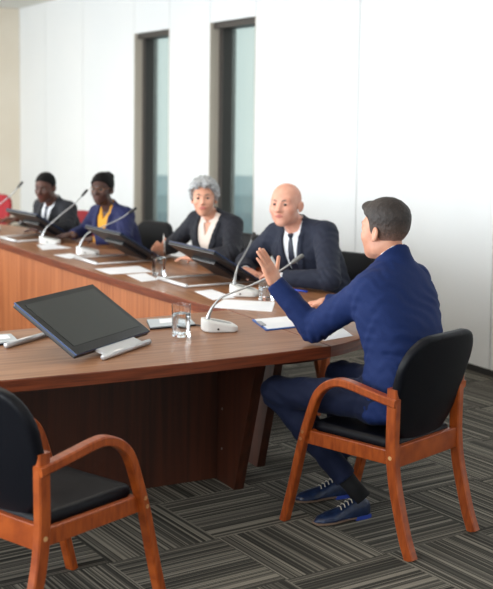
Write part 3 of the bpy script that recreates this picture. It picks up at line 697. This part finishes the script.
def build_person(p, label, skinm, res=.005, hres=None, dress=None, closed=.30, vtop=.062, lapel=.055, jacket='jacket_dark', trousers='jacket_dark', shirt='shirt', tie=None, hair=None, shoes='shoe_black', wr=None, brow='brow_dark', wrinkle=None, cuff=.012, hem=.04, collar=.030):
    o = A(p.P0[0], p.P0[1], 0)
    root = empty('person', tuple(o), label=label, cat='person', group='people seated around the conference table')
    def hands(P):
        d = np.full(len(P), 9.)
        for s in (-1, 1): d = np.minimum(d, hand_sdf(P, p.arm[s][1], *p.hand[s][:3], p.hand[s][3], g=p.g * (.98 if p.sex == 'm' else .88), **(p.hand[s][4] if len(p.hand[s]) > 4 else {})))
        return d
    def body(P):
        d = smin(p.tors(P, -.014)[0], p.traps(P, -.014), .03)
        d = smin(d, p.arms(P, -.008), .02); d = smin(d, p.legs(P, -.010), .02)
        d = np.minimum(d, smin(p.neck(P), p.head(P), .018)); return smin(d, hands(P), .010)
    lo, hi = bounds(p); b = sdf_obj('body', body, lo, hi, res, list(skinm), root, o)
    me = b.data; c = np.array([q.center for q in me.polygons]) + o; l = p.loc_head(c); k = p.look.get('lips', 1.)
    lipm = (((l[:, 0] / .0235) ** 2 + ((l[:, 2] + .0575) / (.0098 * (.6 + .4 * k))) ** 2) < 1) & (l[:, 1] > .07)
    for i in np.nonzero(lipm)[0]: me.polygons[int(i)].material_index = 1
    R3 = p.R.T
    wpt = lambda v: p.H + R3 @ (A(*v) * p.hg) - o
    # eyes, brows
    for s in (-1, 1):
        e = MB(); n = 12
        prof_ = [(max(.0001, .0125 * sin(pi * i / 8)), -.0125 * cos(pi * i / 8)) for i in range(9)]; e.lathe(prof_, n)
        gz = p.look.get('gaze', (0, 1, 0)); gd = unit(R3 @ A(*gz)); mz = Matrix(basis(np.cross(gd, A(1, 0, 0)) if abs(gd[0]) < .9 else A(0, 0, 1), gd).T.tolist())
        ob_ = e.build('eye', [M['eye_white'], M['iris']], b, True)
        up = gd; xx = unit(np.cross(up, A(.3, .2, .9))); yy = np.cross(up, xx); mm = Matrix(np.stack([xx, yy, up], 1).tolist()).to_4x4()
        ob_.data.transform(Matrix.Translation(tuple(wpt((s * .032, .0765, .0075)))) @ mm @ Matrix.Scale(p.hg, 4))
        for f in ob_.data.polygons:
            if (A(*f.center) - wpt((s * .032, .0765, .0075))) @ gd > .0100 * p.hg: f.material_index = 1
        MB().tube([wpt(v) for v in ((s * .014, .0935, .0265), (s * .026, .0915, .0315), (s * .040, .081, .031), (s * .048, .071, .026))], [.003, .0045, .0042, .002], 8).build('eyebrow', M[brow], b, True)
    # clothes
    def nz(P, a, f): return a * (np.sin(P @ A(1, .6, 1.7) * f + 1.3 * np.sin(P @ A(-.7, 1.2, .4) * f * .7)) * np.sin(P @ A(.5, -1.3, .9) * f * .8))
    vcurve = [(closed, 0.), (closed + .12, .016), (.75, vtop * .72), (.93, vtop), (1.2, vtop * 1.15)]
    def vw(tt): return np.interp(tt, *zip(*vcurve)) * p.g
    def jac(P):
        off = .013; t, s, f, tt = p.tors(P, off)
        fr = np.clip((f - .02) / .03, 0, 1); v = vw(tt); a = np.abs(s)
        lw_ = np.interp(tt, [closed, closed + .05, .72, .76, .80, 1.], [0, .018, lapel, lapel, lapel * .72, lapel * .55])
        lp = np.clip((v + lw_ - a) / .006, 0, 1) * fr * (tt > closed) * np.clip((1.0 - tt) / .03, 0, 1)
        d = smin(t, p.traps(P, off), .035); d = smin(d, p.arms(P, off + .004, cuff), .028)
        d = d - .010 * lp
        w = nz(P, .0022, 55.)
        for s_ in (-1, 1):                                   # gathered cloth at elbow and armpit
            E_ = p.arm[s_][0]; de = np.linalg.norm(P - E_, axis=1); u = unit(p.arm[s_][1] - p.J[s_]); w = w + .0042 * np.exp(-(de / .085) ** 2) * np.sin((P @ u) * 150 + 3 * np.sin(P @ p.S * 40))
        if wrinkle: w = w + wrinkle(P, s, f, tt)
        d = d + w
        cn = p.neck(P, .016)                                 # standing collar
        hz = (P - p.N0) @ p.U; fq = (P - p.N0) @ p.F; hh = hz + .55 * fq
        band = np.maximum(np.abs(cn) - .006, np.maximum(hh - (collar - .006) * p.g, -.05 - hz))
        band = np.maximum(band, fq - .04); d = smin(d, band, .022)
        d = np.maximum(d, -np.maximum(p.neck(P, .009), -.045 - hh))
        cut = np.maximum(a - v, .012 - f); cut = np.maximum(cut, (closed - tt) * p.L)
        d = smax(d, -cut, .003)
        return np.maximum(d, -(tt * p.L) - .13 * p.g)
    lo2, hi2 = bounds(p, False)
    jres = res if p.sex == 'x' else max(res, .0055)
    jk = sdf_obj('jacket', jac, lo2, hi2, jres, M[jacket], root, o)
    v0 = .90 if shirt == 'yellow' else .80
    def shi(P):
        t, s, f, tt = p.tors(P, .002); d = smin(t, p.traps(P, -.006), .03)
        cn = p.neck(P, .006); hz = (P - p.N0) @ p.U; hh = hz + .55 * ((P - p.N0) @ p.F)
        top = collar * p.g
        band = np.maximum(np.abs(cn) - .004, np.maximum(hh - top, -.06 - hz))
        if tie is None: band = np.maximum(band, .012 + (f - .03) * .25 - np.abs(s)) if shirt != 'yellow' else np.maximum(band, f - .02)
        wing = np.maximum(np.abs(cn - .004) - .0045, np.maximum(hh - top, top - .030 - hh)); wing = np.maximum(wing, .006 + np.clip(top - hh, 0, .05) * .55 - np.abs(s))
        wing = np.maximum(wing, -f - .01)
        d = np.maximum(d, -np.maximum(p.neck(P, .004), -.012 - hz)) if tie else np.maximum(d, -np.maximum(np.maximum(np.abs(s) - np.interp(tt, [v0, 1.0], [0, .040]), .0 - f), (v0 - tt) * p.L))
        d = np.minimum(d, np.minimum(band, wing) if shirt != 'yellow' else band)
        for s_ in (-1, 1):                                   # cuffs
            E_, W_ = p.arm[s_][:2]; u = unit(W_ - E_); h_ = (P - W_) @ u
            d = np.minimum(d, np.maximum(np.maximum(cap(P, E_, W_ + u * .05, .036 * p.g, .031 * p.g if p.sex == 'm' else .027), np.abs(h_ + .015) - .022), -(cap(P, E_, W_ + u * .05, .032 * p.g, .027 * p.g if p.sex == 'm' else .023))))
        return np.maximum(d, (.02 - tt) * p.L)
    sdf_obj('shirt', shi, lo2, hi2, max(res, .005), M[shirt], root, o)
    if tie:
        def ti(P):
            t, s, f, tt = p.tors(P, .004); hz = (P - p.N0) @ p.U
            wd = np.interp(tt, [.1, .86, .93], [.042, .017, .012]) * p.g
            d = np.maximum(np.maximum(np.abs(t) - .006, np.abs(s) - wd), np.maximum(-f, np.maximum(.1 - tt, tt - .94) * p.L))
            kn = p.N0 + p.F * .082 * p.g - p.U * .022; l_ = np.stack([(P - kn) @ p.S, (P - kn) @ p.F, (P - kn) @ p.U], 1)
            kd = rbox(l_ * A(1, 1, 1), (0, 0, 0), (.019, .012, .021), .01)
            kd = np.maximum(kd, np.abs(l_[:, 0]) - .014 - .25 * l_[:, 2]); return np.minimum(d, kd)
        sdf_obj('tie', ti, p.N0 - A(.3, .3, .55), p.N0 + A(.3, .3, .15), .005, M[tie], root, o)
    def tro2(P):
        d = smin(p.tors(P, .006)[0], p.legs(P, .008), .045) + nz(P, .003, 42.)
        for s_ in (-1, 1):
            kn, an = p.leg[s_][1:]; u = unit(an - kn); h_ = (P - an) @ u
            near = np.linalg.norm(P - an - u * h_[:, None], axis=1) < .12
            d = np.where(near & (h_ > -.16), np.maximum(d, h_ + hem), d)
            d = d + .004 * np.exp(-(np.linalg.norm(P - kn, axis=1) / .11) ** 2) * np.sin((P @ unit(an - p.leg[s_][0])) * 110)
        return np.maximum(d, P[:, 2] - p.P0[2] - .10)
    q = np.array([x for s in (-1, 1) for x in p.leg[s]] + [p.P0]); sdf_obj('trousers', tro2, q.min(0) - .2, q.max(0) + .2, max(res, .006), M[trousers], root, o)
    for s in (-1, 1):
        hp, kn, an = p.leg[s]; toe = p.leg_toe[s]; fdir = unit(A(toe[0] - an[0], toe[1] - an[1], 0)); sd = A(fdir[1], -fdir[0], 0)
        orig = A(an[0], an[1], 0) - fdir * .055; pt = p.leg_pitch.get(s, 0)
        Rf = np.stack([sd, fdir * cos(pt) + A(0, 0, sin(pt)), A(0, 0, cos(pt)) - fdir * sin(pt)])
        Lf = .285 * p.g / 1.03 * (1 if p.sex == 'm' else .88)
        def shp(P):
            l = (P - orig) @ Rf.T; x, y, z = l.T; yy = y / Lf
            w = np.interp(yy, [0, .08, .25, .5, .72, .9, 1.], [.02, .032, .033, .035, .045, .036, .012]); hgt_ = np.interp(yy, [0, .1, .28, .38, .55, .75, .95, 1.], [.07, .088, .092, .082, .062, .05, .036, .02])
            d = np.sqrt(np.maximum(np.abs(x) / w, 0) ** 2.6 + np.clip(z / hgt_, 0, 9) ** 2.6 + 1e-9) ** 1.0
            d = ((np.abs(x) / w) ** 2.6 + np.clip(z / hgt_, 0, 9) ** 2.6 + 1e-9) ** (1 / 2.6)
            d = np.maximum((d - 1) * .03, np.maximum(.014 - z, np.maximum(-y - .0, y - Lf)))
            return d
        bl, bh = np.minimum(orig, A(*toe)) - .14, np.maximum(orig, A(*toe)) + A(.14, .14, .16)
        sh_ = sdf_obj('shoe', shp, bl, bh, .0045, M[shoes], root, o)
        outl = [(-.02, .0), (.02, .0), (.034, .03), (.035, .07), (.034, .13), (.044, .195), (.040, .245), (.022, .285), (-.022, .285), (-.040, .245), (-.044, .195), (-.034, .13), (-.035, .07), (-.034, .03)]
        def place(mb): mb.v = [tuple(orig + Rf.T @ (A(*v) * (Lf / .285)) - o) for v in mb.v]; return mb
        place(MB().prism(outl, .008, .0155)).build('sole', M['sole'], sh_)
        place(MB().prism([(-.028, .002), (.028, .002), (.036, .03), (.035, .085), (-.035, .085), (-.036, .03)], .0, .016)).build('heel', M['heel'] if shoes == 'shoe' else M['sole'], sh_)
        if shoes == 'shoe':
            for k_ in range(4):
                yk = .098 + .019 * k_; zk = np.interp(yk / .285, [.28, .38, .55, .75], [.094, .085, .066, .053])
                place(MB().tube([(-.021, yk + .004, zk - .009), (-.008, yk, zk + .001), (.008, yk + .003, zk + .001), (.021, yk - .002, zk - .009)], .0026, 6)).build('lace', M['lace'], sh_, True)
        up = unit(kn - an); s0 = an - up * .03; MB().tube([s0 - o, s0 + up * .08 - o, s0 + up * .17 - o], [.040 * p.g, .037 * p.g, .043 * p.g], 16).build('sock', M['sock'], root, True)
    if hair: hair(p, root, o)
    return root
def seat_legs(p, D, foot_z=.10, spread=.10):
    D = unit(A(D[0], D[1], 0)); S = A(D[1], -D[0], 0); p.leg_toe = {}; p.leg_pitch = {}
    for s in (-1, 1):
        hp = p.P0 + s * S * .09 * p.g; kn = A(hp[0], hp[1], .53) + D * .44 + S * s * .06; an = A(kn[0], kn[1], foot_z) + D * .02
        p.leg[s] = (hp, kn, an); p.leg_toe[s] = an + D * .2
# ---- hair styles (distance fields in head space)
def hair_shell(p, thick, cutf, res, m, root, o, name='hair', noise=0, extra=None, freq=90, bigger=.14):
    def f(P):
        q = p.loc_head(P); Q = np.stack([np.abs(q[:, 0]), q[:, 1], q[:, 2]], 1)
        d = ell(Q, (0, -.012, .032), (.074, .094, .086)); d = smin(d, ell(Q, (0, .030, -.02), (.062, .062, .085)), .03)
        d = d - thick(q)
        if noise: d = d + noise * np.sin(q[:, 0] * freq + 2 * np.sin(q[:, 2] * freq * .6)) * np.sin(q[:, 1] * freq + 1.5 * np.sin(q[:, 0] * freq * .5)) * np.sin(q[:, 2] * freq * .9 + q[:, 1] * 40)
        if extra: d = smin(d, extra(q), .012)
        return smax(d, cutf(q), .006) * p.hg
    return sdf_obj(name, f, p.H - bigger * p.hg, p.H + bigger * p.hg, res, m, root, o)
ip = lambda v, a, b: np.interp(v, a, b)
# ---- the man in bright blue, seen from behind
FM = unit((-.33, .944, 0)); SM = A(.944, .33, 0)
m = Person((2.822, 3.977, .575), (2.880, 4.126, 1.128), FM, (2.832, 4.15, 1.272), (-.36, .93, -.02), 'm', 1.03, 1.07)
m.W = m.W * (1.05 + .07 * np.clip((TT - .3) / .3, 0, 1) * np.clip((.95 - TT) / .1, 0, 1)); m.J[1] = m.J[1] + SM * .02; m.J[-1] = m.J[-1] - SM * .012
for s in (-1, 1): m.J[s] = m.J[s] + FM * .05 - A(0, 0, .01)
m.J[-1] = A(2.712, 4.062, 1.03)
m.arm[-1] = (A(2.62, 4.385, .818), A(2.484, 4.497, 1.01)); m.arm[1] = (A(3.07, 4.50, .82), A(2.935, 4.775, .852))
m.hand[-1] = (A(-.082, .03, .19), A(-.466, .884, .1), A(.884, .466, .25), (.10, .08, .10, .14), dict(spread=.0, tcurl=-.05, tout=1.05))
m.hand[1] = (A(-.5, .75, -.12), A(0, -.1, -1), A(-.8, -.5, 0), (.45, .5, .5, .55))
m.leg[-1] = (m.P0 - SM * .095, A(2.455, 4.425, .535), A(2.732, 4.160, .108)); m.leg_toe[-1] = A(2.50, 4.15, 0)
m.leg[1] = (m.P0 + SM * .095, A(2.82, 4.47, .565), A(2.80, 4.43, .108)); m.leg_toe[1] = A(2.58, 4.44, 0)
m.look = dict(nose=1.0, lips=.9)
def hair_main(p, root, o):
    line = lambda q: ip(q[:, 1], [-.10, -.06, -.02, .000, .010, .018, .026, .04, .07, .09], [-.072, -.066, -.045, -.004, -.018, -.012, .03, .05, .066, .082])
    qf = lambda q: ell(q, (.008, .070, .094), (.050, .036, .026))
    def th(q):
        full = ip(q[:, 2], [-.07, -.02, .03, .06, .1, .13], [.002, .005, .008, .014, .021, .021]); rise = ip(q[:, 1], [-.02, .03, .06], [.12, .4, 1.6])
        return np.minimum(full, .0016 + np.clip(q[:, 2] - line(q), 0, 1) * rise)
    hair_shell(p, th, lambda q: line(q) - q[:, 2], .0035, M['hair_graded'], root, o, 'hair', .0012, qf, 150)
def wr_main(P, s, f, tt):
    back = np.clip(-f / .05, 0, 1)
    return back * (.0038 * np.exp(-((tt - .28) / .15) ** 2) * np.sin(tt * 58 + 1.5 * np.sin(s * 9) + 2 * s)) - .004 * np.exp(-(s / .004) ** 2) * back * 0
build_person(m, 'man in a bright blue suit seen from behind, raising his left hand', SKIN_PALE, .0045, vtop=.055, jacket='jacket_blue', trousers='trouser_blue', shirt='shirt', tie='tie_navy', hair=hair_main, shoes='shoe', wrinkle=wr_main, cuff=-.006, hem=.085, collar=.034)
# ---- bald man
b = Person((3.75, 6.13, .575), (3.515, 6.09, 1.085), D_BALD, (3.425, 6.085, 1.222), (-.79, -.61, -.02), 'm', 1.08, 1.09)
b.arm[1] = (A(3.37, 6.50, .81), A(3.24, 6.25, .80)); b.arm[-1] = (A(3.485, 5.66, .815), A(3.285, 5.87, .805))
b.hand[1] = (A(-.12, -.9, 0), A(.1, 0, -1), A(.9, -.12, 0), (.3, .3, .3, .35)); b.hand[-1] = (A(-.3, .9, .12), A(0, .1, -1), A(.9, .3, 0), (.35, .4, .4, .4))
b.look = dict(nose=1.15, lips=.7, wide=1.11, gaze=(-.15, 1, -.05)); seat_legs(b, (-1., .12))
build_person(b, 'bald man in a dark navy suit and tie with folded hands', SKIN_PINK, .0055, vtop=.058, jacket='jacket_dark', trousers='jacket_dark', tie='tie_navy', brow='brow_grey', collar=.020)
# ---- woman with short grey hair
w1 = Person((3.60, 7.27, .565), (3.47, 7.185, 1.055), D_GREY, (3.385, 7.165, 1.186), (-.50, -.86, -.03), 'f', 1.04, 1.05)
w1.arm[1] = (A(3.33, 7.56, .82), A(3.14, 7.36, .80)); w1.arm[-1] = (A(3.45, 6.86, .83), A(3.26, 7.02, .79))
w1.hand[1] = (A(-.55, -.35, .45), A(.5, -.6, -.5), A(.3, -.7, .4), (.8, .9, .9, 1.)); w1.hand[-1] = (A(-.6, .6, 0), A(0, 0, -1), A(.6, .6, 0), (.3, .3, .3, .3))
w1.look = dict(nose=.9, lips=1.1, gaze=(.1, 1, 0)); seat_legs(w1, D_GREY)
def hair_silver(p, root, o):
    line = lambda q: ip(q[:, 1], [-.10, -.03, -.005, .012, .03, .05, .075, .10], [-.055, -.05, -.03, -.012, .03, .056, .074, .085])
    hair_shell(p, lambda q: ip(q[:, 2], [-.06, 0, .05, .12], [.010, .022, .028, .028]), lambda q: line(q) + .006 * np.sin(q[:, 0] * 130) - q[:, 2], .0045, M['hair_grey'], root, o, 'hair', .009, lambda q: np.minimum(ell(q, (-.022, .070, .102), (.040, .036, .024)), ell(q, (.03, .066, .098), (.034, .034, .026))), 95, .15)
build_person(w1, 'woman with short grey hair in a dark blazer holding a white pen', SKIN_TAN, .0055, closed=.42, vtop=.075, lapel=.05, jacket='jacket_ink', trousers='jacket_ink', shirt='blouse', hair=hair_silver, brow='brow_grey')
pen((3.150, 7.300, .80), (3.135, 7.285, .935), .0055, M['white_plastic'], M['white_plastic'], 'white pen held upright by the grey-haired woman')
# ---- woman with glasses
w2 = Person((3.33, 8.49, .565), (3.17, 8.43, 1.015), D_AA, (3.10, 8.41, 1.170), (-.72, -.69, -.02), 'f', 1.03, 1.0)
w2.arm[1] = (A(3.10, 8.78, .82), A(2.93, 8.64, .795)); w2.arm[-1] = (A(3.17, 8.11, .825), A(2.98, 8.25, .80))
w2.hand[1] = (A(-.6, .45, 0), A(0, 0, -1), A(-.4, -.6, 0), (.4, .4, .4, .4)); w2.hand[-1] = (A(-.6, .6, 0), A(0, 0, -1), A(.6, .6, 0), (.3, .3, .3, .3))
w2.look = dict(nose=1.2, lips=1.5); seat_legs(w2, D_AA)
def hair_bun(p, root, o):
    line = lambda q: ip(q[:, 1], [-.10, -.03, -.005, .015, .03, .05, .075, .10], [-.06, -.05, -.02, .0, .03, .052, .070, .085])
    h_ = hair_shell(p, lambda q: ip(q[:, 2], [-.06, 0, .05, .12], [.006, .010, .014, .018]), lambda q: line(q) - q[:, 2], .005, M['hair_black'], root, o, 'hair', .0015, None, 120, .16)
    sdf_obj('hair_bun', lambda P: (lambda q: (ell(q, (0, -.084, .088), (.060, .046, .044)) + .003 * np.sin(q[:, 0] * 120) * np.sin(q[:, 2] * 110)) * p.hg)(p.loc_head(P)), p.H - .2, p.H + .22, .005, M['hair_black'], h_, o)
    g = MB(); R3 = p.R.T; wp = lambda v: p.H + R3 @ (A(*v) * p.hg) - o
    for s in (-1, 1):
        g.tube([wp((s * .033 + .025 * cos(t), .1 - .012 * abs(cos(t)) * (1 if cos(t) * s > 0 else .2), .006 + .019 * sin(t))) for t in np.linspace(0, 2 * pi, 22)], .0015, 6, False)
        g.tube([wp((s * .057, .092, .010)), wp((s * .078, .05, .012)), wp((s * .083, .0, .010))], .002, 6)
    g.tube([wp((-.009, .103, .010)), wp((0, .106, .012)), wp((.009, .103, .010))], .002, 6)
    gl = g.build('eyeglasses', M['gold_frame'], root, True)
build_person(w2, 'woman with gold glasses in a royal blue jacket over a mustard top', SKIN_DEEP, .006, closed=.40, vtop=.062, lapel=.045, jacket='jacket_royal', trousers='jacket_ink', shirt='yellow', hair=hair_bun)
# ---- man at the far end
f4 = Person((3.13, 9.33, .555), (2.985, 9.27, 1.005), D_M4, (2.905, 9.235, 1.137), (-.72, -.66, -.20), 'm', .98, 1.0)
f4.arm[1] = (A(2.98, 9.63, .82), A(2.78, 9.58, .84)); f4.arm[-1] = (A(3.0, 8.96, .82), A(2.82, 9.08, .80))
f4.hand[1] = (A(-.7, .1, .1), A(0, 0, -1), A(-.1, -.8, 0), (.4, .4, .4, .4)); f4.hand[-1] = (A(-.6, .6, 0), A(0, 0, -1), A(.6, .6, 0), (.3, .3, .3, .3))
f4.look = dict(nose=1.25, lips=1.4, gaze=(-.1, 1, -.3)); seat_legs(f4, D_M4)
def hair_short(p, root, o):
    line = lambda q: ip(q[:, 1], [-.10, -.03, -.005, .012, .022, .05, .075, .10], [-.06, -.05, -.02, -.01, .03, .056, .074, .09])
    hair_shell(p, lambda q: ip(q[:, 2], [-.06, 0, .05, .12], [.002, .005, .007, .008]), lambda q: line(q) - q[:, 2], .005, M['hair_black'], root, o)
build_person(f4, 'man in a charcoal suit and slate tie, farthest down the table', SKIN_BROWN, .006, vtop=.068, collar=.024, jacket='jacket_char', trousers='jacket_char', tie='tie_grey', hair=hair_short)

# ================================================================== LIGHT, WORLD, CAMERA
def area_light(name, loc, rot, sx, sy, power, col):
    l = bpy.data.lights.new(name, 'AREA'); l.shape = 'RECTANGLE'; l.size = sx; l.size_y = sy; l.energy = power; l.color = col
    o = bpy.data.objects.new(name, l); COL.objects.link(o); o.location = loc; o.rotation_euler = rot; return o
for i, (a, b) in enumerate(lw):                       # daylight through the windows of the left wall
    area_light('daylight', (-3.72, (a + b) / 2, 1.7), (0, radians(-90), 0), 2.2, b - a, (70, 170, 185, 170, 130)[i], (.92, .97, 1.0))
for x in (-1.2, 2.2):                                 # ceiling luminaires
    for y in (1.5, 6.0, 10.5, 14.5):
        area_light('ceiling_lamp', (x, y, CEIL - .02), (0, 0, 0), 1.2, 1.2, 20, (1.0, .91, .78))
w = bpy.data.worlds.new('overcast_sky'); SC.world = w; w.use_nodes = True
bg = w.node_tree.nodes['Background']; bg.inputs['Color'].default_value = (.80, .90, .96, 1); bg.inputs['Strength'].default_value = 1.0

cam = bpy.data.cameras.new('camera'); co = bpy.data.objects.new('camera', cam); COL.objects.link(co); SC.camera = co
yaw = math.atan(596.5 / 1150); pitch = math.atan(101 / 1150); roll = .0123
fw = A(sin(yaw) * cos(pitch), cos(yaw) * cos(pitch), -sin(pitch)); r0 = A(cos(yaw), -sin(yaw), 0); u0 = np.cross(r0, fw)
Rr = cos(roll) * r0 + sin(roll) * u0; Uu = -sin(roll) * r0 + cos(roll) * u0
co.matrix_world = Matrix([[Rr[0], Uu[0], -fw[0], 0], [Rr[1], Uu[1], -fw[1], 0], [Rr[2], Uu[2], -fw[2], 1.78], [0, 0, 0, 1]])
cam.sensor_width = 36; cam.lens = 1150 / 589 * 36; cam.shift_y = (213 - 294.5) / 589; cam.clip_start = .05; cam.clip_end = 500
cam.dof.use_dof = True; cam.dof.focus_distance = 4.85; cam.dof.aperture_fstop = 2.9
SC.view_settings.view_transform = 'Standard'; SC.view_settings.look = 'None'; SC.view_settings.gamma = 1
SC.view_settings.use_curve_mapping = False; SC.view_settings.exposure = 0.42
